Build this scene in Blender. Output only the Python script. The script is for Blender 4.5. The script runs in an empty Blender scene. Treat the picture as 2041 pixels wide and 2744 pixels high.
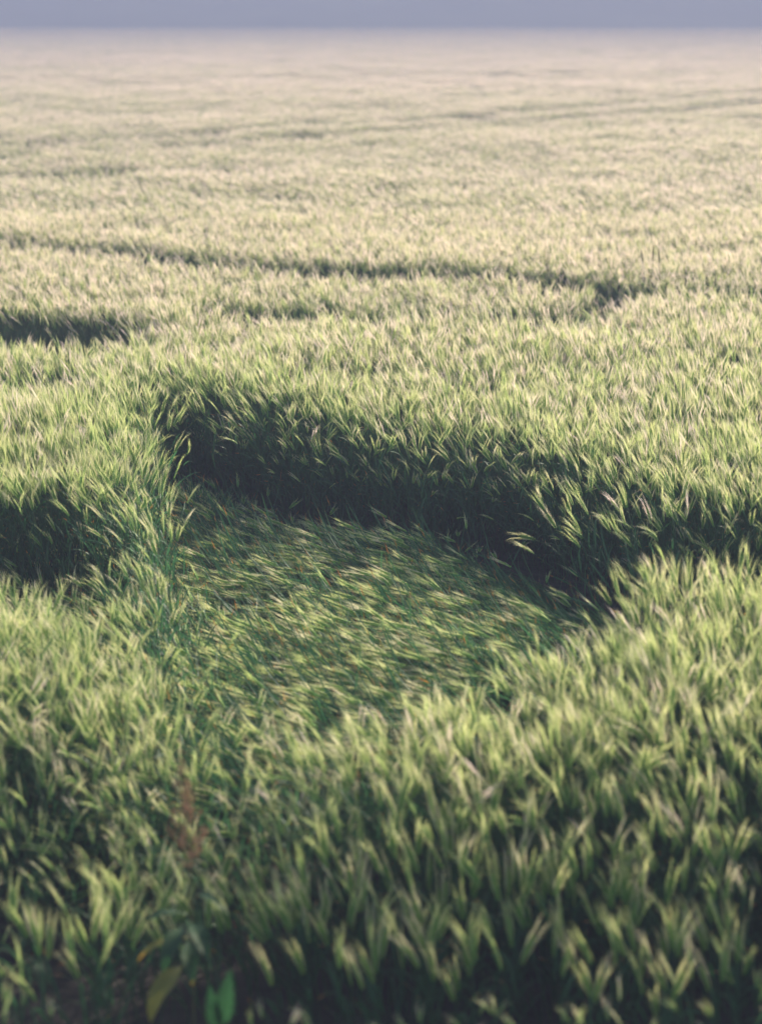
import bpy, math, random
import numpy as np

R = math.radians
# ------------------------------------------------------------------ camera, sky, sun, exposure
scn = bpy.context.scene
W0, H0, FPX = 2041.0, 2744.0, 4300.0
CAM_Z = 3.1
PITCH = 17.39
cd = bpy.data.cameras.new("camera")
cam = bpy.data.objects.new("camera", cd)
scn.collection.objects.link(cam)
scn.camera = cam
cd.sensor_fit = 'VERTICAL'
cd.sensor_height = 56.0
cd.lens = FPX / H0 * 56.0
cd.clip_start = 0.05
cd.clip_end = 3000
cam.location = (0, 0, CAM_Z)
cam.rotation_euler = (R(90 - PITCH), 0, 0)
cd.dof.use_dof = True
cd.dof.focus_distance = 9.3
cd.dof.aperture_fstop = 2.2

SUN_AZ, SUN_EL = 42.0, 19.5          # degrees right of the view, above the horizon
world = bpy.data.worlds.new("World")
scn.world = world
world.use_nodes = True
wn = world.node_tree
bg = wn.nodes["Background"]
sky = wn.nodes.new("ShaderNodeTexSky")
sky.sky_type = 'NISHITA'
sky.sun_disc = False
sky.sun_elevation = R(SUN_EL)
sky.sun_rotation = R(SUN_AZ)
sky.dust_density = 2.5
wn.links.new(sky.outputs[0], bg.inputs[0])
bg.inputs[1].default_value = 0.095

sd = bpy.data.lights.new("sun", 'SUN')
sun = bpy.data.objects.new("sun", sd)
scn.collection.objects.link(sun)
sd.energy = 5.0
sd.angle = R(0.6)
sd.color = (1.0, 0.89, 0.74)
sun.rotation_euler = (R(90 - SUN_EL), 0, R(180 - SUN_AZ))
sun.location = (20, 20, 12)

scn.view_settings.view_transform = 'Standard'
scn.view_settings.look = 'None'
scn.view_settings.gamma = 1.0
scn.view_settings.exposure = 1.82
scn.render.engine = 'CYCLES'
cy = scn.cycles
cy.max_bounces = 8
cy.diffuse_bounces = 6
cy.glossy_bounces = 2
cy.transmission_bounces = 4
cy.volume_bounces = 1
cy.use_denoising = True
cy.sample_clamp_indirect = 4.0

HAZE_DENSITY = 0.0098
HAZE_COLOR = (0.224, 0.254, 0.372, 1)

rng = np.random.default_rng(7)
COL = scn.collection

# ------------------------------------------------------------------ materials
def mat_new(name):
    m = bpy.data.materials.new(name)
    m.use_nodes = True
    nt = m.node_tree
    for n in list(nt.nodes):
        nt.nodes.remove(n)
    return m, nt

def N(nt, t, **kw):
    n = nt.nodes.new(t)
    for k, v in kw.items():
        setattr(n, k, v)
    return n

def ramp(nt, stops):
    r = N(nt, "ShaderNodeValToRGB")
    e = r.color_ramp.elements
    while len(e) < len(stops):
        e.new(0.5)
    for el, (p, c) in zip(e, stops):
        el.position = p
        el.color = (*c, 1)
    return r

def plant_shader(nt, color_socket, trans=0.35, rough=0.6, spec=0.3):
    p = N(nt, "ShaderNodeBsdfPrincipled")
    p.inputs["Roughness"].default_value = rough
    p.inputs["Specular IOR Level"].default_value = spec
    tr = N(nt, "ShaderNodeBsdfTranslucent")
    mx = N(nt, "ShaderNodeMixShader")
    mx.inputs[0].default_value = trans
    out = N(nt, "ShaderNodeOutputMaterial")
    L = nt.links.new
    L(color_socket, p.inputs["Base Color"])
    hs = N(nt, "ShaderNodeHueSaturation")
    hs.inputs["Saturation"].default_value = 1.15
    hs.inputs["Value"].default_value = 1.25
    L(color_socket, hs.inputs["Color"])
    L(hs.outputs[0], tr.inputs[0])
    L(p.outputs[0], mx.inputs[1])
    L(tr.outputs[0], mx.inputs[2])
    L(mx.outputs[0], out.inputs[0])

def rnd_socket(nt):
    """per plant random: the plant's own stored number, shifted for each copy"""
    a = N(nt, "ShaderNodeAttribute", attribute_name="rnd")
    o = N(nt, "ShaderNodeObjectInfo")
    ad = N(nt, "ShaderNodeMath", operation='ADD')
    fr = N(nt, "ShaderNodeMath", operation='FRACT')
    nt.links.new(a.outputs["Fac"], ad.inputs[0])
    lt = N(nt, "ShaderNodeMath", operation='LESS_THAN'); lt.inputs[1].default_value = 1.5
    ml = N(nt, "ShaderNodeMath", operation='MULTIPLY')
    nt.links.new(a.outputs["Fac"], lt.inputs[0])
    nt.links.new(lt.outputs[0], ml.inputs[0]); nt.links.new(o.outputs["Random"], ml.inputs[1])
    nt.links.new(ml.outputs[0], ad.inputs[1])
    nt.links.new(ad.outputs[0], fr.inputs[0])
    # single plants keep to the greener part of the range
    m6 = N(nt, "ShaderNodeMath", operation='MULTIPLY_ADD'); m6.inputs[1].default_value = -0.45; m6.inputs[2].default_value = 1.0
    m7 = N(nt, "ShaderNodeMath", operation='MULTIPLY')
    nt.links.new(lt.outputs[0], m6.inputs[0])
    nt.links.new(fr.outputs[0], m7.inputs[0]); nt.links.new(m6.outputs[0], m7.inputs[1])
    return m7.outputs[0]

def simple_plant(name, stops, trans, rough=0.6):
    m, nt = mat_new(name)
    r = ramp(nt, stops)
    nt.links.new(rnd_socket(nt), r.inputs[0])
    plant_shader(nt, r.outputs[0], trans, rough)
    return m

def leaf_material(name, stops, tip, tip_from=0.80, dry_share=0.6, trans=0.42):
    m, nt = mat_new(name)
    L = nt.links.new
    rs = rnd_socket(nt)
    r = ramp(nt, stops)
    L(rs, r.inputs[0])
    t = N(nt, "ShaderNodeAttribute", attribute_name="t")
    # length of the dried tip differs from leaf to leaf
    mul = N(nt, "ShaderNodeMath", operation='MULTIPLY'); mul.inputs[1].default_value = 7.13
    fr = N(nt, "ShaderNodeMath", operation='FRACT')
    L(rs, mul.inputs[0]); L(mul.outputs[0], fr.inputs[0])
    mr = N(nt, "ShaderNodeMapRange")
    mr.inputs[1].default_value = 0.0; mr.inputs[2].default_value = dry_share
    mr.inputs[3].default_value = tip_from; mr.inputs[4].default_value = 1.05
    L(fr.outputs[0], mr.inputs[0])
    sb = N(nt, "ShaderNodeMath", operation='SUBTRACT')
    L(t.outputs["Fac"], sb.inputs[0]); L(mr.outputs[0], sb.inputs[1])
    m2 = N(nt, "ShaderNodeMath", operation='MULTIPLY', use_clamp=True); m2.inputs[1].default_value = 14.0
    L(sb.outputs[0], m2.inputs[0])
    mx = N(nt, "ShaderNodeMix", data_type='RGBA')
    L(m2.outputs[0], mx.inputs[0]); L(r.outputs[0], mx.inputs[6])
    mx.inputs[7].default_value = (*tip, 1)
    plant_shader(nt, mx.outputs[2], trans, 0.5)
    return m

M_STEM = simple_plant("wheat_stem", [(0, (0.040, 0.085, 0.038)), (0.6, (0.06, 0.11, 0.045)), (1, (0.11, 0.14, 0.06))], 0.15, 0.9)
M_LEAF = leaf_material("wheat_leaf", [(0, (0.042, 0.112, 0.052)), (0.5, (0.060, 0.140, 0.062)), (1, (0.095, 0.175, 0.068))],
                       (0.58, 0.25, 0.085), 0.76)
M_EAR = simple_plant("wheat_ear", [(0, (0.14, 0.30, 0.06)), (0.5, (0.23, 0.38, 0.08)), (1, (0.37, 0.44, 0.15))], 0.25)
M_AWN = simple_plant("wheat_awn", [(0, (0.52, 0.60, 0.26)), (0.35, (0.63, 0.63, 0.34)), (0.65, (0.76, 0.68, 0.54)), (1, (0.88, 0.73, 0.69))], 0.45, 0.45)  # pinkish upper stops paint haze fade onto the farther crop
WHEAT_MATS = [M_STEM, M_LEAF, M_EAR, M_AWN]

# ------------------------------------------------------------------ mesh collector
class MB:
    def __init__(s):
        s.v, s.q, s.qm, s.t, s.r, s.n = [], [], [], [], [], 0
    def add(s, verts, faces, mat, t=None, r=0.0):
        verts = np.asarray(verts, float)
        s.v.append(verts)
        s.q += [tuple(i + s.n for i in f) for f in faces]
        s.qm += [mat] * len(faces)
        s.t.append(np.zeros(len(verts)) if t is None else np.asarray(t, float))
        s.r.append(np.full(len(verts), r))
        s.n += len(verts)
    def merge(s, o, M=None, off=(0, 0, 0), r=None):
        v = np.concatenate(o.v)
        if M is not None:
            v = v @ np.asarray(M).T
        v = v + np.asarray(off)
        s.v.append(v)
        s.q += [tuple(i + s.n for i in f) for f in o.q]
        s.qm += o.qm
        s.t.append(np.concatenate(o.t))
        s.r.append(np.concatenate(o.r) if r is None else np.full(len(v), r))
        s.n += len(v)
    def mesh(s, name, mats):
        me = bpy.data.meshes.new(name)
        me.from_pydata(np.concatenate(s.v).tolist(), [], s.q)
        for m in mats:
            me.materials.append(m)
        me.polygons.foreach_set("material_index", s.qm)
        for nm, arr in (("t", s.t), ("rnd", s.r)):
            a = me.attributes.new(nm, 'FLOAT', 'POINT')
            a.data.foreach_set("value", np.concatenate(arr).astype(np.float32))
        me.update()
        return me

def norm(a):
    a = np.asarray(a, float)
    return a / max(1e-9, np.linalg.norm(a))

def frame(t):
    ref = np.array((0, 1.0, 0)) if abs(t[1]) < 0.9 else np.array((1.0, 0, 0))
    a = norm(np.cross(ref, t)); b = norm(np.cross(t, a))
    return a, b

def tube(mb, P, rad, sides, mat, r=0.0):
    P = np.asarray(P, float); n = len(P)
    V, F = [], []
    for i in range(n):
        t = norm(P[min(i + 1, n - 1)] - P[max(i - 1, 0)])
        a, b = frame(t)
        rr = rad[i] if hasattr(rad, '__len__') else rad
        for k in range(sides):
            an = 2 * math.pi * k / sides
            V.append(P[i] + rr * (math.cos(an) * a + math.sin(an) * b))
    for i in range(n - 1):
        for k in range(sides):
            F.append((i * sides + k, i * sides + (k + 1) % sides, (i + 1) * sides + (k + 1) % sides, (i + 1) * sides + k))
    mb.add(V, F, mat, None, r)

def blade(mb, base, up, out, length, width, droop, segs, mat, r, fold=0.25, twist=0.0, wavy=0.0):
    """a leaf: two strips meeting in a midrib; starts along `up`/`out`, bends over by `droop` radians"""
    up = norm(up); out = norm(out)
    side = norm(np.cross(up, out))
    p = np.array(base, float); V, T = [], []
    ang = 0.0
    for i in range(segs + 1):
        u = i / segs
        a0 = 0.35 + droop * u ** 1.6
        d = math.cos(a0) * up + math.sin(a0) * out
        nrm = norm(np.cross(side, d))
        tw = twist * u
        sd_ = math.cos(tw) * side + math.sin(tw) * nrm
        w = width * 0.5 * (min(1.0, 0.55 + 2.2 * u)) * (1 - u ** 2.6) * (1 + wavy * math.sin(u * 23 + r * 9))
        f = fold * w
        V += [p - sd_ * w + nrm * f, p.copy(), p + sd_ * w + nrm * f]
        T += [u, u, u]
        p = p + d * (length / segs)
    F = []
    for i in range(segs):
        a = i * 3
        F += [(a, a + 1, a + 4, a + 3), (a + 1, a + 2, a + 5, a + 4)]
    mb.add(V, F, mat, T, r)

def ear(mb, p0, d0, bend_dir, rs, hi, length=0.088, r=0.0, curl=0.25, awns=True, fat=1.0, awn_w=0.0010, low_=False):
    """rachis of paired spikelets, each with a long bristle (awn)"""
    n = 10 if hi else 8
    d = norm(d0); p = np.array(p0, float)
    a, b = frame(d)
    th = rs.uniform(0, math.pi)
    s1 = math.cos(th) * a + math.sin(th) * b
    for i in range(n):
        u = i / (n - 1)
        d = norm(d + np.asarray(bend_dir) * curl / n)
        s1 = norm(s1 - d * np.dot(s1, d)); s2 = np.cross(d, s1)
        size = (0.62 + 0.9 * math.sin(math.pi * (0.18 + 0.72 * u))) * 0.72 * fat
        sides = (1, -1) if (hi or i % 2 == 0) else (1, -1)
        for sgn in sides:
            ax = norm(d + sgn * s1 * 0.42 + s2 * rs.uniform(-.16, .16))
            c = p + sgn * s1 * 0.0022 * fat + (d * 0.004 if sgn > 0 else 0)
            Ls, ws = 0.0155 * size, 0.0040 * size
            e1 = norm(s1 - ax * np.dot(s1, ax)); e2 = np.cross(ax, e1)
            tip = c + ax * Ls
            m = c + ax * Ls * 0.42
            if hi:
                k = 6
                m2 = c + ax * Ls * 0.72
                ring = [m + ws * (math.cos(2 * math.pi * j / k) * e1 + 1.15 * math.sin(2 * math.pi * j / k) * e2) for j in range(k)]
                ring2 = [m2 + ws * .72 * (math.cos(2 * math.pi * j / k) * e1 + 1.15 * math.sin(2 * math.pi * j / k) * e2) for j in range(k)]
                V = [c] + ring + ring2 + [tip]
                F = []
                for j in range(k):
                    j2 = (j + 1) % k
                    F += [(0, 1 + j2, 1 + j), (1 + j, 1 + j2, 1 + k + j2, 1 + k + j), (1 + k + j, 1 + k + j2, 2 * k + 1)]
            else:
                V = [c, m + ws * e1, m + 1.15 * ws * e2, m - ws * e1, m - 1.15 * ws * e2, tip]
                F = [(0, 2, 1), (0, 3, 2), (0, 4, 3), (0, 1, 4), (1, 2, 5), (2, 3, 5), (3, 4, 5), (4, 1, 5)]
            mb.add(V, F, 2, None, r)
            if awns:
                na = 3 if hi else (2 if low_ else 3)
                for _ in range(na):
                    al = rs.uniform(0.058, 0.086) * (0.75 + 0.35 * u)
                    dv = norm(d + sgn * s1 * rs.uniform(.04, .18 if hi else .25) + s2 * rs.uniform(-.13, .13))
                    q1 = tip + dv * al * 0.5
                    q2 = tip + norm(dv + 0.12 * np.asarray(bend_dir) + 0.06 * sgn * s1) * al
                    wv = norm(np.cross(dv, rs.normal(size=3))) * awn_w * 0.5
                    mb.add([tip - wv, tip + wv, q1 + wv * .8, q1 - wv * .8, q2], [(0, 1, 2, 3), (3, 2, 4)], 3, None, r)
        p = p + d * (length / n)

def stem_curve(height, nod, lean, segs, lodged=None, rs=None):
    """points of a stem nodding towards +x; lodged = height of the lying part"""
    P = [np.zeros(3)]
    D = []
    for i in range(segs):
        u = (i + 0.5) / segs
        if lodged is None:
            a = lean * u + nod * max(0, (u - 0.55) / 0.45) ** 2.2
        else:
            k = min(1, u / .22)
            a = R(50) + (R(90) - lodged - R(50)) * k * (2 - k) + 0.10 * math.sin(u * 8 + lodged * 31)
        d = np.array((math.sin(a), 0, math.cos(a)))
        D.append(d)
        P.append(P[-1] + d * height / segs)
    return np.array(P), D

def wheat_plant(seed, height=0.84, nod=0.4, lean=0.06, lodged=None, hi=False, parts=False, nleaf=3, low=False, r=None, fat=1.0, leafy=False):
    rs = np.random.default_rng(seed)
    r = rs.uniform() if r is None else r
    segs = 14 if hi else (10 if lodged is not None else 8)
    out = {}
    order = []
    def part(nm):
        m = MB(); order.append((nm, m)); return m
    st = part("stem")
    stemL = height - 0.09
    P, D = stem_curve(stemL, nod, lean, segs, lodged, rs)
    wob = rs.normal(size=2) * (0.006 if lodged is None else 0.022)
    for i in range(len(P)):
        u = i / (len(P) - 1)
        P[i][1] += wob[0] * math.sin(u * 3.1) * 2 + wob[1] * math.sin(u * 6)
    tube(st, P, [0.0022 * (1 - .35 * i / (len(P) - 1)) for i in range(len(P))], 6 if hi else 3, 0, r)
    if hi:  # nodes on the straw
        for f in (0.28, 0.55):
            i = int(f * segs)
            c = P[i]; t = D[min(i, segs - 1)]
            tube(st, [c - t * .005, c - t * .002, c + t * .002, c + t * .005], [.0018, .0032, .0032, .0018], 6, 0, r)
    hs = [0.36, 0.54, 0.72] if nleaf == 3 else ([0.46, 0.70] if nleaf == 2 else [0.70])
    if leafy:
        hs = [0.30, 0.45, 0.58, 0.72, 0.86]
    for j, f in enumerate(hs):
        lf = part("leaf")
        f = f + rs.uniform(-.05, .05)
        i = min(segs - 1, int(f * segs))
        az = rs.uniform(0, 2 * math.pi)
        t = D[i]
        a, b = frame(t)
        outd = math.cos(az) * a + math.sin(az) * b
        upd = t
        if lodged is not None and P[i][2] < 0.5:
            # blades of lying plants lie along the mat, some still stand up
            upd = norm(t + np.array((0, 0, rs.uniform(-.1, .45))))
            outd = norm(outd + np.array((0, 0, 0.3)))
        rl = rs.uniform()
        blade(lf, P[i], upd, outd, rs.uniform(.13, .22) * (1.4 if lodged is not None else 1), rs.uniform(.008, .012), rs.uniform(.25, 1.7), 9 if hi else 5,
              1, rl, 0.3, rs.uniform(-1.2, 1.2))
    er = part("ear")
    bend = np.array((0.75, 0, -0.65)) if lodged is None else np.array((.6, rs.uniform(-.5, .5), -.35 + rs.uniform(0, .6)))
    ear(er, P[-1], D[-1], bend, rs, hi, rs.uniform(.078, .096) * (1.12 if hi else 1), r, 0.10 + nod * .35, True, fat,
        0.0009 if not low else 0.0013, low)
    if parts:
        return order
    m = MB()
    for nm, p in order:
        m.merge(p)
    return m

# ------------------------------------------------------------------ small maths
def zyz(h, tilt, s):
    ch, sh, ct, st, cs, ss = np.cos(h), np.sin(h), np.cos(tilt), np.sin(tilt), np.cos(s), np.sin(s)
    R00 = ch * ct * cs - sh * ss
    R10 = sh * ct * cs + ch * ss
    R20 = -st * cs
    R21 = st * ss
    R22 = ct
    return np.stack([np.arctan2(R21, R22), np.arcsin(np.clip(-R20, -1, 1)), np.arctan2(R10, R00)], -1)

def hash2(i, j, seed):
    h = np.sin(i * 127.1 + j * 311.7 + seed * 74.7) * 43758.5453
    return h - np.floor(h)

def vnoise(x, y, scale, seed):
    x = x / scale; y = y / scale
    i = np.floor(x); j = np.floor(y); u = x - i; v = y - j
    u = u * u * (3 - 2 * u); v = v * v * (3 - 2 * v)
    return (hash2(i, j, seed) * (1 - u) * (1 - v) + hash2(i + 1, j, seed) * u * (1 - v)
            + hash2(i, j + 1, seed) * (1 - u) * v + hash2(i + 1, j + 1, seed) * u * v)

def sdist(x, y, poly):
    """signed distance to a polygon, positive inside"""
    poly = np.asarray(poly, float)
    ins = np.zeros(x.shape, bool); dm = np.full(x.shape, 1e9)
    n = len(poly)
    for k in range(n):
        x1, y1 = poly[k]; x2, y2 = poly[(k + 1) % n]
        c = ((y1 > y) != (y2 > y)) & (x < (x2 - x1) * (y - y1) / (y2 - y1 + 1e-12) + x1)
        ins ^= c
        ex, ey = x2 - x1, y2 - y1
        t = np.clip(((x - x1) * ex + (y - y1) * ey) / (ex * ex + ey * ey), 0, 1)
        dm = np.minimum(dm, np.hypot(x - x1 - t * ex, y - y1 - t * ey))
    return np.where(ins, dm, -dm)

def ldist(x, y, pts):
    dm = np.full(x.shape, 1e9)
    for (x1, y1), (x2, y2) in zip(pts[:-1], pts[1:]):
        ex, ey = x2 - x1, y2 - y1
        t = np.clip(((x - x1) * ex + (y - y1) * ey) / (ex * ex + ey * ey), 0, 1)
        dm = np.minimum(dm, np.hypot(x - x1 - t * ex, y - y1 - t * ey))
    return dm

def ss(a, b, x):
    t = np.clip((x - a) / (b - a), 0, 1)
    return t * t * (3 - 2 * t)

# ------------------------------------------------------------------ where the crop is flattened, dented or driven through
HOLE = [(-1.35, 10.25), (-0.8, 9.85), (-0.4, 9.45), (-0.05, 9.25), (0.35, 9.05), (0.72, 8.9), (1.05, 8.5), (1.35, 8.05),
        (1.75, 7.62), (2.8, 7.35), (2.8, 6.45), (1.75, 6.62), (1.25, 6.6), (0.85, 6.0), (0.5, 5.6), (0.03, 5.2), (-0.50, 5.0),
        (-0.72, 5.6), (-0.92, 6.9), (-1.12, 7.8), (-1.26, 8.5)]
LIE = [(-1.32, 9.55), (-.8, 9.35), (-.4, 9.1), (0, 8.85), (.4, 8.6), (.75, 8.35), (1.05, 8.0), (1.35, 7.5), (1.45, 7.2), (1.3, 6.6)] + HOLE[12:17] + [(-0.76, 5.6), (-0.95, 6.9), (-1.15, 7.8), (-1.28, 8.5)]
LEANING = [(.70, 8.05), (1.1, 7.95), (1.38, 7.6), (1.42, 7.2), (1.2, 7.0), (.85, 7.3)]
DENT = [(-3.2, 8.0), (-1.9, 7.9), (-1.16, 7.80), (-1.04, 7.1), (-0.90, 6.3), (-0.8, 5.8), (-1.2, 6.0), (-1.9, 6.4), (-3.2, 6.7)]
DENT2 = [(-4.6, 13.1), (-2.5, 12.9), (-1.7, 12.4), (-2.0, 11.6), (-4.6, 11.5)]
DENT3 = [(-3.6, 10.75), (-1.9, 10.55), (-1.5, 10.3), (-3.6, 10.25)]
DENT4 = [(2.0, 11.2), (4.2, 11.3), (4.2, 10.9), (2.1, 10.9)]
TRACK_A = [(-5.2, 17.3), (-2.6, 16.3), (-1.1, 15.2), (0.4, 14.9), (1.6, 14.5), (2.4, 13.95), (4.4, 13.8)]
TRACK_B = [(1.55, 12.5), (1.85, 13.2), (2.1, 13.8), (2.8, 13.95)]
TRACK_C = [(-1.2, 13.0), (0.2, 12.7), (1.45, 12.6)]
LINES = [[(-8, 29.0), (2.5, 38.7), (11.9, 50.0), (30, 71)], [(-8, 26.0), (2.5, 35.6), (12.9, 47.0), (30, 67)],
         [(-14, 23.2), (-5.5, 24.2), (-2, 25.5)], [(-25, 62), (-6, 58), (12, 66)], [(-40, 90), (0, 96), (40, 92)]]

def field(x, y):
    """keep probability, lean (deg), lean heading (rad), height factor, lying flag"""
    n = x.shape
    nz = vnoise(x, y, 0.33, 1); nz2 = vnoise(x, y, 1.3, 2); nz3 = vnoise(x, y, 0.16, 3)
    keep = np.ones(n)
    lean = 2 + 7 * nz + rng.normal(size=n) * (4.2 + 1.8 * ss(6, 8, y))
    head = R(180) - R(12) + (nz2 - .5) * 1.8 + rng.normal(size=n) * 1.0
    hf = 0.93 + 0.10 * (nz - .5) + 0.08 * (nz2 - .5) + 0.07 * (nz3 - .5) + rng.normal(size=n) * 0.035
    keep *= 0.74 + 0.45 * nz3
    lying = np.zeros(n, bool)
    lean = lean + 8 * ss(.2, -.6, x) * ss(7.0, 6.0, y)
    # the main hole
    s = sdist(x, y, HOLE)
    trough = ss(1.1, 1.5, x)
    inside = s > 0.0
    lying |= inside & (sdist(x, y, LIE) > 0)
    gap = inside & (trough < .5)
    keep = np.where(gap, keep * .02, keep)
    keep = np.where(inside & (trough >= .5), keep * 0.22, keep)
    hf = np.where(inside & (trough >= .5), 0.40, hf)
    # plants along the hole's near and left rims lean into it
    rim = np.clip(1 + s / 0.35, 0, 1) * (s < 0)
    left = ((x < -0.4) & (y < 9.0)) | (y < 6.9)
    lean = np.where(left & (x < .9), lean + 6 * rim, lean)
    lr = ss(-.05, .10, sdist(x, y, LEANING))
    lean = lean + lr * rng.uniform(40, 66, n); head = np.where(lr > 0, R(172) + rng.normal(size=n) * .3, head)
    hf = np.where(lr > 0, .92 + .06 * nz, hf); keep = np.where(lr > 0, .62, keep)
    # the standing wall behind the hole: full, uneven, some plants hanging out over the hollow
    wall = (s < 0) & (s > -.30) & ~left
    keep = np.where(wall, 1.0, keep)
    hf = np.where(wall & (s > -.13), hf * rng.uniform(.55, 1.0, n), hf)
    out = wall & (rng.uniform(size=n) < .22)
    lean = np.where(out, rng.uniform(8, 34, n), lean)
    head = np.where(out, R(-120) + rng.normal(size=n) * .9, head)
    front = (s < 0) & (s > -.6) & (y < 7.0) & (x < 1.1)
    hf = np.where(front, hf * (1 - .17 * np.clip(1 + s / .6, 0, 1)), hf)
    # dents
    d = sdist(x, y, DENT)
    w = ss(0.0, 0.12, d)
    depth = ss(7.6, 6.3, y)
    lean = lean + w * (62 - 32 * depth)
    head = np.where(d > 0, head * .3 + .7 * (R(180) - R(42)), head)
    hf = np.where(d > 0, hf * (0.70 + 0.26 * depth), hf)
    keep = np.where(d > 0, keep * (.55 + .45 * depth), keep)
    for poly, ad, kp in ((DENT2, 55, .28), (DENT3, 26, .6), (DENT4, 30, .6)):
        d = sdist(x, y, poly); w = ss(-.05, .12, d)
        lean = lean + w * ad
        keep = keep * (1 - w * (1 - kp)); hf = hf * (1 - .25 * w)
    for pts, wd, kp in ((TRACK_A, .36, .62), (TRACK_B, .17, .10), (TRACK_C, .30, .85)):
        d = ldist(x, y, pts); w = ss(wd + .06, wd - .06, d + .10 * (nz - .5))
        keep = keep * (1 - w * (1 - kp)); hf = hf * (1 - .24 * w); lean = lean + 16 * w
    # near edge of the field: shorter, thinner plants
    sh = .42 * ss(.1, -.7, x)
    e = ss(3.90 + sh, 4.95 + sh, y)
    hf = hf * (0.44 + 0.56 * e) * (1 - rng.uniform(size=n) * .30 * (1 - ss(4.7, 5.0, y)))
    keep = keep * (0.22 + .78 * e)
    keep = np.where((x > -.80) & (x < -.36) & (y < 4.30), 0, keep)
    return keep, lean, head, hf, lying

# ------------------------------------------------------------------ prototypes for the mass of the crop
src = bpy.data.collections.new("wheat_sources")      # never linked to the scene: only instanced by the crop
NSTAND, NLIE, NTILE, NWALL, NHAZY = 14, 10, 12, 6, 8
protos = []
for i in range(NSTAND):
    nod = [0.05, .15, .2, .3, .1, .4, .2, .05, .25, .7, .15, .02, .35, .1][i]
    protos.append(wheat_plant(100 + i, rng.uniform(.80, .88), nod, rng.uniform(.02, .16)))
for i in range(NLIE):
    protos.append(wheat_plant(200 + i, rng.uniform(.58, .82), .5, .1, lodged=[.02, .05, .07, .09, .11, .13, .17, .08, .10, .06][i], nleaf=1 + i % 2, fat=1.2))
low = [wheat_plant(300 + i, rng.uniform(.78, .88), rng.uniform(.1, .9), rng.uniform(.02, .15), nleaf=2, low=True) for i in range(8)]
for k in range(NTILE):
    m = MB()
    for _ in range(72):
        q = low[rng.integers(len(low))]
        e = zyz(R(168) + rng.normal() * .8, R(6 + rng.normal() * 7), rng.normal() * .7)
        cx, sx, cyy, sy, cz, sz = math.cos(e[0]), math.sin(e[0]), math.cos(e[1]), math.sin(e[1]), math.cos(e[2]), math.sin(e[2])
        Rm = np.array(((cz, -sz, 0), (sz, cz, 0), (0, 0, 1))) @ np.array(((cyy, 0, sy), (0, 1, 0), (-sy, 0, cyy))) @ np.array(((1, 0, 0), (0, cx, -sx), (0, sx, cx)))
        sc_ = rng.uniform(.84, 1.06)
        m.merge(q, Rm * sc_, (rng.uniform(-.27, .27), rng.uniform(-.27, .27), 0), 2 + rng.uniform(*((.35, .85), (.45, .92), (.62, .99))[k // 4]))  # tile classes grow paler and pinker: distance haze put into the awn colour
    protos.append(m)
for i in range(NWALL):      # fuller plants with green blades up to the ear, as along the rims of the hollow
    protos.append(wheat_plant(400 + i, rng.uniform(.78, .88), rng.uniform(.1, .5), rng.uniform(.02, .16), leafy=True))
for i in range(NHAZY):      # haze paleness put into the plant colour, more of these farther up the field
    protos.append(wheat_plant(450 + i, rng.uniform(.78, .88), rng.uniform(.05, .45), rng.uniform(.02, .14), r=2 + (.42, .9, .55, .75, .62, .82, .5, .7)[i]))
for i, m in enumerate(protos):
    o = bpy.data.objects.new("wheat_source_%03d" % i, m.mesh("wheat_source_%03d" % i, WHEAT_MATS))
    src.objects.link(o)

def gn_tree():
    ng = bpy.data.node_groups.new("wheat_scatter", 'GeometryNodeTree')
    ng.interface.new_socket("Geometry", in_out='INPUT', socket_type='NodeSocketGeometry')
    ng.interface.new_socket("Geometry", in_out='OUTPUT', socket_type='NodeSocketGeometry')
    nd = ng.nodes
    gi = nd.new("NodeGroupInput"); go = nd.new("NodeGroupOutput")
    ci = nd.new("GeometryNodeCollectionInfo")
    ci.inputs["Collection"].default_value = src
    ci.inputs["Separate Children"].default_value = True
    ci.inputs["Reset Children"].default_value = True
    ip = nd.new("GeometryNodeInstanceOnPoints")
    ip.inputs["Pick Instance"].default_value = True
    def na(name, ty):
        n = nd.new("GeometryNodeInputNamedAttribute"); n.data_type = ty
        n.inputs["Name"].default_value = name
        return n.outputs["Attribute"]
    L = ng.links.new
    L(gi.outputs[0], ip.inputs["Points"])
    L(ci.outputs[0], ip.inputs["Instance"])
    L(na("idx", 'INT'), ip.inputs["Instance Index"])
    L(na("rot", 'FLOAT_VECTOR'), ip.inputs["Rotation"])
    L(na("scl", 'FLOAT_VECTOR'), ip.inputs["Scale"])
    L(ip.outputs[0], go.inputs[0])
    return ng
GN = gn_tree()

def scatter(name, pos, rot, scl, idx):
    me = bpy.data.meshes.new(name)
    me.from_pydata(pos.tolist(), [], [])
    a = me.attributes.new("rot", 'FLOAT_VECTOR', 'POINT'); a.data.foreach_set("vector", rot.astype(np.float32).ravel())
    a = me.attributes.new("scl", 'FLOAT_VECTOR', 'POINT'); a.data.foreach_set("vector", scl.astype(np.float32).ravel())
    a = me.attributes.new("idx", 'INT', 'POINT'); a.data.foreach_set("value", idx.astype(np.int32))
    for m in WHEAT_MATS:
        me.materials.append(m)
    o = bpy.data.objects.new(name, me)
    COL.objects.link(o)
    md = o.modifiers.new("scatter", 'NODES'); md.node_group = GN
    return o

# ------------------------------------------------------------------ ground and hills
def ground_z(x, y):
    return np.where(y < 4.1, np.clip((4.1 - y) * 0.42, 0, 1.5), 0.0)

def structure(o, label):
    o["kind"] = "structure"; o["label"] = label
    return o

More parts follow.
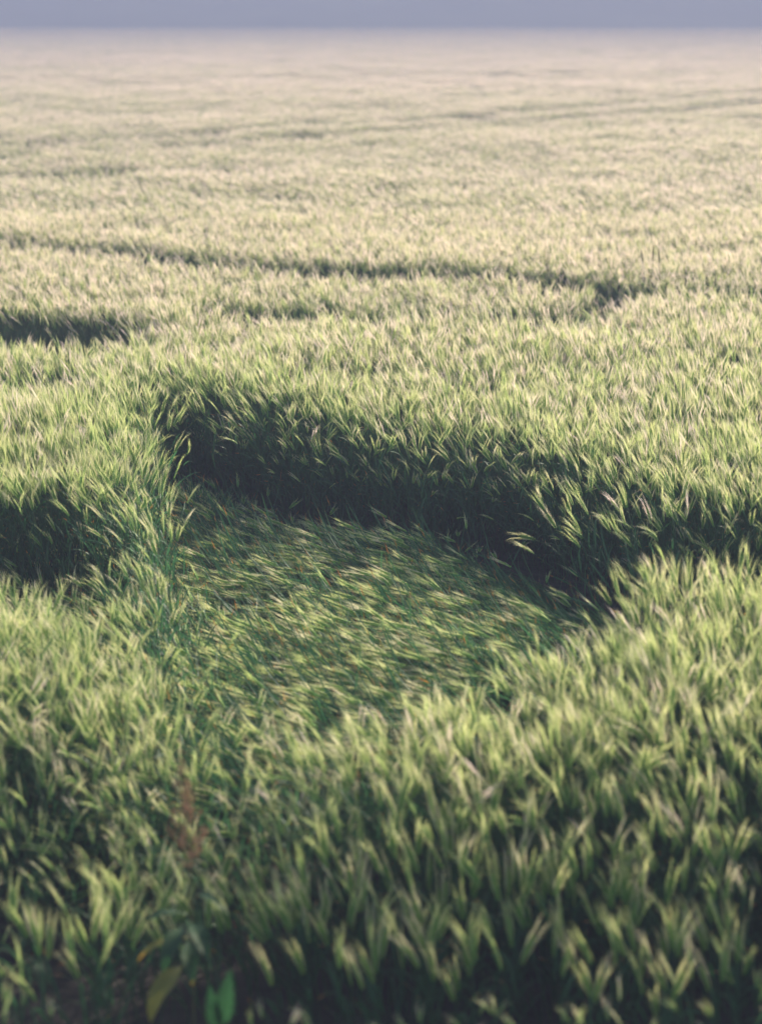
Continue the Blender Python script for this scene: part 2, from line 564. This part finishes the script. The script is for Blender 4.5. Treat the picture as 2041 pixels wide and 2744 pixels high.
m, nt = mat_new("soil")
tc = N(nt, "ShaderNodeTexCoord"); nz = N(nt, "ShaderNodeTexNoise"); nz.inputs["Scale"].default_value = 9; nz.inputs["Detail"].default_value = 8
rp = ramp(nt, [(0.3, (0.016, 0.013, 0.010)), (0.7, (0.042, 0.033, 0.024))])
pb = N(nt, "ShaderNodeBsdfPrincipled"); pb.inputs["Roughness"].default_value = .95
bp = N(nt, "ShaderNodeBump"); bp.inputs["Strength"].default_value = .7; bp.inputs["Distance"].default_value = .04
ot = N(nt, "ShaderNodeOutputMaterial")
nt.links.new(tc.outputs["Object"], nz.inputs["Vector"]); nt.links.new(nz.outputs[0], rp.inputs[0]); nt.links.new(rp.outputs[0], pb.inputs["Base Color"])
nt.links.new(nz.outputs[0], bp.inputs["Height"]); nt.links.new(bp.outputs[0], pb.inputs["Normal"]); nt.links.new(pb.outputs[0], ot.inputs[0])
M_SOIL = m

def grid_object(name, xs, ys, zf, mat):
    X, Y = np.meshgrid(xs, ys)
    Z = zf(X, Y)
    V = np.stack([X.ravel(), Y.ravel(), Z.ravel()], -1)
    nx = len(xs)
    F = [(j * nx + i, j * nx + i + 1, (j + 1) * nx + i + 1, (j + 1) * nx + i) for j in range(len(ys) - 1) for i in range(nx - 1)]
    me = bpy.data.meshes.new(name); me.from_pydata(V.tolist(), [], F); me.materials.append(mat)
    for p in me.polygons:
        p.use_smooth = True
    o = bpy.data.objects.new(name, me); COL.objects.link(o)
    return o

FIELD_END = 215.0
xs = np.unique(np.concatenate([np.linspace(-420, 420, 43), np.linspace(-6, 6, 41)]))
ys = np.unique(np.concatenate([np.linspace(-20, 0, 6), np.linspace(0, 16, 65), np.linspace(16, 520, 60)]))
structure(grid_object("ground", xs, ys, lambda X, Y: ground_z(X, Y) - 0.02 * vnoise(X, Y, .3, 9), M_SOIL),
          "dark bare soil under and in front of the wheat")

m, nt = mat_new("wooded_hill")
tc = N(nt, "ShaderNodeTexCoord"); nz = N(nt, "ShaderNodeTexNoise"); nz.inputs["Scale"].default_value = .12; nz.inputs["Detail"].default_value = 6
rp = ramp(nt, [(0.35, (0.012, 0.024, 0.022)), (0.65, (0.060, 0.080, 0.055))])
pb = N(nt, "ShaderNodeBsdfPrincipled"); pb.inputs["Roughness"].default_value = .95
ot = N(nt, "ShaderNodeOutputMaterial")
nt.links.new(tc.outputs["Object"], nz.inputs["Vector"]); nt.links.new(nz.outputs[0], rp.inputs[0]); nt.links.new(rp.outputs[0], pb.inputs["Base Color"])
nt.links.new(pb.outputs[0], ot.inputs[0])
def hill_z(X, Y):
    u = ss(222, 330, Y)
    return -0.5 + u * 13.0 + u * (2.2 * vnoise(X, Y, 14, 21) + 1.2 * vnoise(X, Y, 5, 22))
structure(grid_object("hills", np.linspace(-410, 410, 206), np.linspace(220, 500, 90), hill_z, m),
          "wooded hillside fading into blue haze beyond the field")

# ------------------------------------------------------------------ the crop: plants one by one up to 19 m, tiles of plants beyond
NEAR_END = 19.0
A = []
def halfw(y): return 0.2400 * np.hypot(y, 2.3) * 1.06 + 0.65
DENS = 600.0
area = (NEAR_END + .3 - 3.75) * 2 * (halfw(NEAR_END + .3) + .5)
ncand = int(DENS * area)
yy = rng.uniform(3.75, NEAR_END + .3, ncand); xx = rng.uniform(-1, 1, ncand) * (halfw(NEAR_END + .3) + .5)
ok = np.abs(xx) < halfw(yy) + np.where(xx > 0, .5, 0)
xx, yy = xx[ok], yy[ok]
keep, lean, head, hf, lying = field(xx, yy)
k = rng.uniform(size=len(xx)) < keep * np.where(yy > 13, .8, 1)
xx, yy, lean, head, hf, lying = (a[k] for a in (xx, yy, lean, head, hf, lying))

# lying plants
lx = rng.uniform(-1.4, 1.6, 24000); ly = rng.uniform(5.2, 10.3, 24000)
k = (sdist(lx, ly, LIE) > 0)
lx, ly = lx[k], ly[k]
n = len(lx)
# flow: swirls from steep at the far left and the near left to level in the middle and on the right
hd = R(180) - (R(12) + R(30) * ss(7.3, 6.0, ly) + R(46) * ss(-.3, -1.1, lx)) + R(20) * ss(.3, .9, lx) + (vnoise(lx, ly, .5, 31) - .5) * .9 + rng.normal(size=n) * np.where(rng.uniform(size=n) < .12, .6, .16)
back = ss(-0.05, .32, sdist(lx, ly, HOLE[:9] + [(1.35, 4), (-1.8, 4), (-1.8, 10.15)]))
tl = R(2) + rng.normal(size=n) * R(6) - (1 - back) * R(32) * ss(.5, -.4, lx)
idx = NSTAND + rng.integers(0, NLIE, n)
zoff = rng.uniform(0, .05, n) + .12 * ss(7.7, 6.2, ly) + .05 * ss(.2, 1.0, lx) + 0.09 * vnoise(lx, ly, .55, 33)
sc = rng.uniform(.88, 1.06, n)
kk = vnoise(lx, ly, .42, 35) + rng.normal(size=n) * .1 > 0.20
kk &= ((lx + .30) / .46) ** 2 + ((ly - 7.30 + .25 * (lx + .3)) / .19) ** 2 > 1
fl = scatter("flattened_wheat", np.stack([lx, ly, zoff - .02], -1)[kk], zyz(hd, tl, rng.normal(size=n) * .25)[kk], np.stack([sc] * 3, -1)[kk], idx[kk])
fl["kind"] = "stuff"; fl["category"] = "flattened wheat"
fl["label"] = "flattened dark green wheat lying swept to the left in the sunken hollow"

# standing plants; those along the near edge become things of their own
s_ = ~lying
sx, sy, slean, shead, shf = xx[s_], yy[s_], lean[s_], head[s_], hf[s_]
def project(x, y, z):
    c, s = math.cos(R(PITCH)), math.sin(R(PITCH))
    dep = y * c - (z - CAM_Z) * s
    up = y * s + (z - CAM_Z) * c
    return W0 / 2 + FPX * x / dep, H0 / 2 - FPX * up / dep
u, v = project(sx, sy, 0.8 * shf)
infr = (u > 20) & (u < W0 - 20) & (v < H0 - 25)
dist = np.where(infr, np.hypot(sx, sy), 1e9)
order = np.argsort(dist)[:300]
near = np.zeros(len(sx), bool); near[order] = True
far_ = ~near
spin = rng.normal(size=len(sx)) * 1.3
idx = rng.integers(0, NSTAND, len(sx))
hazy_ = rng.uniform(size=len(sx)) < .10 + .82 * ss(6.5, 16.0, sy + 2.5 * (vnoise(sx, sy, 1.6, 51) - .5))  # share of plants with haze-pale colour grows with distance
idx = np.where(hazy_, NSTAND + NLIE + NTILE + NWALL + rng.integers(0, NHAZY, len(sx)), idx)
rimd = -sdist(sx, sy, HOLE)
rimd2 = sdist(sx, sy, DENT)
leafy_ = ((rimd > 0) & (rimd < .34) & (sy > 6.9)) | ((rimd2 > -.3) & (rimd2 < .5)) | ((rng.uniform(size=len(sx)) < .08) & (sy < 12))
idx = np.where(leafy_, NSTAND + NLIE + NTILE + rng.integers(0, NWALL, len(sx)), idx)
e3 = zyz(shead, R(1) * slean, spin)
P1 = np.stack([sx, sy, ground_z(sx, sy) - .01], -1)[far_]
R1 = e3[far_]
S1 = np.stack([0.5 + .5 * shf, 0.5 + .5 * shf, shf], -1)[far_]
I1 = idx[far_]

def tiles(y0, y1, step, scale, tile0, fade_in=None, fade_out=None):
    gy = np.arange(y0, y1, step)
    X, Y = [], []
    for g in gy:
        hw = 0.2400 * g * 1.08 + 1.5
        gx = np.arange(-hw, hw, step)
        X.append(gx); Y.append(np.full(len(gx), g))
    X = np.concatenate(X); Y = np.concatenate(Y)
    X = X + rng.uniform(-.35, .35, len(X)) * step; Y = Y + rng.uniform(-.35, .35, len(Y)) * step
    ok = np.ones(len(X), bool)
    if fade_in:
        ok &= rng.uniform(size=len(X)) < ss(*fade_in, Y)
    if fade_out:
        ok &= rng.uniform(size=len(X)) > ss(*fade_out, Y)
    lowr = np.zeros(len(X))
    for pts in LINES:
        d = ldist(X, Y, pts)
        ok &= ~((d < .30 * max(1, step)) & (rng.uniform(size=len(X)) < .8))
        lowr += ss(.9, .3, d) * .12
    X, Y, lowr = X[ok], Y[ok], lowr[ok]
    n = len(X)
    hz = .93 + .14 * (vnoise(X, Y, 2.3, 41) - .5) + .13 * (vnoise(X, Y, .8, 42) - .5) + .06 * (vnoise(X, Y, 9, 43) - .5) - lowr
    rot = np.stack([np.zeros(n), np.zeros(n), rng.normal(size=n) * .30], -1)
    rot[:, 0] += rng.normal(size=n) * .05; rot[:, 1] += rng.normal(size=n) * .07
    return (np.stack([X, Y, np.zeros(n)], -1), rot, np.stack([np.full(n, scale), np.full(n, scale), hz * (1 - .02 * (scale - 1))], -1),
            tile0 + 4 * np.clip(np.floor((np.log2(Y / 19.0)) * .85 + .75 + rng.normal(size=n) * .65 + (vnoise(X, Y, 11, 44) - .5)), 0, 2).astype(int) + rng.integers(0, 4, n))  # farther tiles take the classes with more haze painted in
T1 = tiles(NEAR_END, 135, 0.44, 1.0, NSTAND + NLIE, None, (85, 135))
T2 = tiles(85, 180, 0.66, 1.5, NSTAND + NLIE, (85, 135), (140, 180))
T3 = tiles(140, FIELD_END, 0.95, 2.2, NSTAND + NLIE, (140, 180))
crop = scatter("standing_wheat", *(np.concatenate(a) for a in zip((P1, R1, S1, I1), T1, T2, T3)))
crop["kind"] = "stuff"; crop["category"] = "wheat crop"
crop["label"] = "field of standing bristly green wheat stretching away into pale haze"
print("plants", len(P1), "tiles", len(T1[0]), len(T2[0]), len(T3[0]), "lying", int(kk.sum()))

# ------------------------------------------------------------------ the nearest wheat plants, each a thing with its parts
def thing(name, label, cat, loc, rot=(0, 0, 0), group=None):
    o = bpy.data.objects.new(name, None); COL.objects.link(o)
    o.empty_display_size = .05
    o.location = loc; o.rotation_euler = rot
    o["label"] = label; o["category"] = cat
    if group:
        o["group"] = group
    return o

def obj(name, me, parent):
    o = bpy.data.objects.new(name, me); COL.objects.link(o); o.parent = parent
    return o

GROUP = "wheat stalks along the near edge of the field"
LABEL = "single green wheat stalk with bristly ear along the near edge of the field"
kinds = []
for i in range(14):
    ht = [.84, .80, .74, .68, .62, .55, .47, .40, .82, .70, .60, .51, .77, .44][i]
    nod = [.05, .2, .1, .3, .1, .02, .2, .1, .45, .1, .25, .05, .03, .15][i]
    parts = wheat_plant(500 + i, ht, nod, .08, hi=True, parts=True, nleaf=3 if i % 3 else 2)
    kinds.append((ht, [(nm, pm.mesh("wheat_" + nm, WHEAT_MATS)) for nm, pm in parts]))
hts = np.array([k_[0] for k_ in kinds])
first = {}
for j in order:
    want = 0.84 * shf[j] + rng.normal() * .03
    c = np.argsort(np.abs(hts - want))[rng.integers(0, 3)]
    t = thing("wheat_stalk", LABEL, "wheat stalk", (sx[j], sy[j], float(ground_z(sx[j], sy[j])) - .01), tuple(zyz(shead[j], R(1) * slean[j], spin[j])), GROUP)
    if c not in first:
        first[c] = [obj(nm, me, t) for nm, me in kinds[c][1]]
    else:
        for p in first[c]:
            q = p.copy(); COL.objects.link(q); q.parent = t

# ------------------------------------------------------------------ weeds
M_DOCK_LEAF = leaf_material("dock_leaf", [(0, (0.022, 0.060, 0.020)), (1, (0.042, 0.095, 0.030))], (0.42, 0.30, .04), .82, .4, .35)
M_YELLOW = leaf_material("yellow_leaf", [(0, (0.18, 0.19, 0.04)), (1, (0.30, 0.25, 0.05))], (0.46, 0.30, .06), .45, .9, .4)
M_RUST = simple_plant("dock_seed", [(0, (0.38, 0.21, 0.12)), (.5, (0.46, 0.29, 0.16)), (1, (0.31, 0.26, 0.11))], .25, .7)
M_WEED_LEAF = leaf_material("weed_leaf", [(0, (0.026, 0.070, 0.030)), (1, (0.040, 0.10, 0.042))], (0.06, 0.12, .04), .9, .3, .35)
M_WEED_STEM = simple_plant("weed_stem", [(0, (0.10, 0.14, 0.05)), (1, (0.16, 0.12, 0.06))], .1)
M_GRASSHEAD = simple_plant("grass_head", [(0, (0.035, 0.055, 0.025)), (1, (0.06, 0.07, 0.03))], .15)

def broad_leaf(base, dirv, up, length, width, droop, mat, r, teeth=0.0, segs=12):
    """a broad weed leaf on its stalk, wavy edged, folded along the midrib"""
    mb = MB()
    d0 = norm(dirv); upv = norm(np.asarray(up, float) - d0 * np.dot(up, d0)); side = np.cross(d0, upv)
    p = np.array(base, float); V, T = [], []
    stalk = 0.22
    for i in range(segs + 1):
        u = i / segs
        a = droop * u ** 1.5
        d = math.cos(a) * d0 - math.sin(a) * upv
        nr = math.sin(a) * d0 + math.cos(a) * upv
        if u < stalk:
            w = .0035
        else:
            q = (u - stalk) / (1 - stalk)
            w = width * .5 * (math.sin(math.pi * min(1, q ** .62)) ** .8 * .96 + .012)
            w *= 1 + teeth * ((i % 2) - .5)
        wav = .10 * w * math.sin(u * 19 + r * 6)
        for s in (-1, -.5, 0, .5, 1):
            V.append(p + side * w * s + nr * (abs(s) * w * .28 + (wav if abs(s) == 1 else 0)))
            T.append(max(0, u))
        p = p + d * (length / segs)
    F = []
    for i in range(segs):
        for k in range(4):
            a = i * 5 + k
            F.append((a, a + 1, a + 6, a + 5))
    mb.add(V, F, 0, T, r)
    me = mb.mesh("broad_leaf", [mat])
    for pl in me.polygons:
        pl.use_smooth = True
    return me

def dock(x, y, z0):
    rs = np.random.default_rng(77)
    t = thing("dock_weed", "dock weed with rust brown seed head and yellowing leaves standing among the near wheat", "weed", (x, y, z0))
    st = MB()
    pts = [np.array((0.012 * math.sin(q * 3), .01 * math.sin(q * 5), 1.06 * q)) for q in np.linspace(0, 1, 14)]
    tube(st, pts, [.0045 * (1 - .7 * q) for q in np.linspace(0, 1, 14)], 7, 0)
    obj("stem", st.mesh("dock_stem", [M_WEED_STEM]), t)
    hd_ = MB()
    for i in range(15):
        q = i / 14
        zc = .68 + .38 * q
        c = np.array((.012 * math.sin(3 * zc / 1.06), .01 * math.sin(5 * zc / 1.06), zc))
        nb = 3 if q < .75 else 1
        for b_ in range(nb):
            az = rs.uniform(0, 2 * math.pi)
            L_ = (.105 * (1 - q) + .020) * rs.uniform(.6, 1.1)
            dv = norm((math.cos(az) * .55, math.sin(az) * .55, .85))
            tube(hd_, [c, c + dv * L_], [.0012, .0006], 3, 1)
            for k in range(int(5 + 9 * (1 - q))):
                o_ = c + dv * L_ * rs.uniform(.1, 1) + rs.normal(size=3) * .006
                s = rs.uniform(.0028, .0048)
                V = [o_ + np.array(w) * s for w in ((1, 0, 0), (0, 1, 0), (-1, 0, 0), (0, -1, 0), (0, 0, 1.2), (0, 0, -1.2))]
                hd_.add(V, [(0, 1, 4), (1, 2, 4), (2, 3, 4), (3, 0, 4), (1, 0, 5), (2, 1, 5), (3, 2, 5), (0, 3, 5)], 0, None, rs.uniform())
    obj("seed_head", hd_.mesh("dock_seed_head", [M_RUST, M_WEED_STEM]), t)
    spec = [  # height, direction, length, width, droop, material, label
        (.64, (.60, -.5, .45), .18, .032, 1.3, M_DOCK_LEAF, None),
        (.58, (-.7, -.3, .35), .16, .034, 1.4, M_DOCK_LEAF, None),
        (.56, (.35, -.7, .15), .19, .055, 1.3, M_DOCK_LEAF, None),
        (.55, (-.25, -.75, .1), .20, .060, 1.3, M_DOCK_LEAF, None),
        (.50, (-.80, -.45, .25), .18, .026, 1.3, M_YELLOW, "pale yellowing dock leaf drooping low on the stem"),
        (.50, (.15, -.9, .05), .18, .055, 1.2, M_DOCK_LEAF, None),
    ]
    for h, dv, L_, w, dr, mt, lb in spec:
        o = obj("leaf", broad_leaf((0, 0, h - .05), dv, (0, 0, 1), L_, w, dr, mt, rs.uniform()), t)
        if lb:
            o["label"] = lb
    o = obj("leaf", broad_leaf((0, 0, .37), (-.50, -.80, .05), (0, 0, 1), .24, .070, 1.6, M_YELLOW, .3), t)
    o["label"] = "broad yellow dock leaf hanging point down"
    return t

dock(-0.575, 4.20, 0.0)

t = thing("leafy_weed", "bright green broad leaved weed rising below the dock at the field edge", "weed", (-0.445, 3.80, float(ground_z(np.array(0.0), np.array(3.80))) - .07))
st = MB(); tube(st, [(0, 0, -.02), (0.005, 0, .2), (0, .005, .38)], [.004, .0035, .003], 6, 0)
obj("stem", st.mesh("weed_stem", [M_WEED_STEM]), t)
for base, dv, up, L_, w, dr in (((0, 0, .34), (.16, -.10, 1), (0, -1, .2), .20, .055, .5), ((0, 0, .33), (-.14, -.2, 1), (0, -1, .2), .17, .045, .6), ((0, 0, .30), (-.85, -.35, .55), (0, -.6, 1), .20, .05, .5),
                                ((0, 0, .27), (.7, -.2, .5), (0, -.6, 1), .16, .055, .7), ((0, 0, .20), (-.2, -.8, .5), (0, -.2, 1), .15, .06, .8)):
    obj("leaf", broad_leaf(base, dv, up, L_, w, dr, M_WEED_LEAF, .2, .36, 16), t)

for i, (gx, gy, hh, tl, lb) in enumerate(((2.36, 14.4, 1.03, -.10, "thin dark grass head rising above the wheat, leaning left"),
                                      (2.44, 14.45, 1.06, .0, "thin dark grass head rising above the wheat, tallest and upright"),
                                      (2.50, 14.4, 1.04, -.06, "thin dark grass head rising above the wheat beside the two blades"))):
    rs = np.random.default_rng(900 + i)
    t = thing("foxtail_weed", lb, "wild grass", (gx - tl * hh * .5, gy, 0), (0, 0, 0), "dark wild grass heads above the wheat")
    st = MB()
    pts = [np.array((tl * hh * q ** 2 * .8, 0, hh * q)) for q in np.linspace(0, 1, 10)]
    tube(st, pts[:-1], .0018, 5, 0)
    obj("stem", st.mesh("grass_stem", [M_WEED_STEM]), t)
    hd_ = MB()
    p0, p1 = pts[-2], pts[-1] + np.array((tl * .04, 0, .02))
    qs = np.linspace(0, 1, 9)
    tube(hd_, [p0 + (p1 - p0) * q for q in qs], [.0055 * math.sin(math.pi * (.08 + .86 * q)) + .0008 for q in qs], 7, 0)
    obj("seed_head", hd_.mesh("grass_head", [M_GRASSHEAD]), t)
    lf = MB()
    blade(lf, pts[6], (0, 0, 1), (1 if i else -1, -.3, 0), .24, .012, 1.3, 8, 0, .4)
    obj("leaf", lf.mesh("grass_blade", [M_DOCK_LEAF]), t)

# ------------------------------------------------------------------ haze: the morning air over the field
m, nt = mat_new("haze_air")
pv = N(nt, "ShaderNodeVolumePrincipled")
pv.inputs["Color"].default_value = HAZE_COLOR
pv.inputs["Density"].default_value = HAZE_DENSITY
pv.inputs["Anisotropy"].default_value = 0.0
ot = N(nt, "ShaderNodeOutputMaterial")
nt.links.new(pv.outputs[0], ot.inputs["Volume"])
x0, x1, y0, y1, z0, z1 = -440, 440, -40, 540, -1.6, 18
V = [(x0, y0, z0), (x1, y0, z0), (x1, y1, z0), (x0, y1, z0), (x0, y0, z1), (x1, y0, z1), (x1, y1, z1), (x0, y1, z1)]
F = [(0, 3, 2, 1), (4, 5, 6, 7), (0, 1, 5, 4), (1, 2, 6, 5), (2, 3, 7, 6), (3, 0, 4, 7)]
me = bpy.data.meshes.new("haze"); me.from_pydata(V, [], F); me.materials.append(m)
hz = bpy.data.objects.new("haze", me); COL.objects.link(hz)
hz["kind"] = "stuff"; hz["label"] = "pale morning haze thickening with distance over the field"
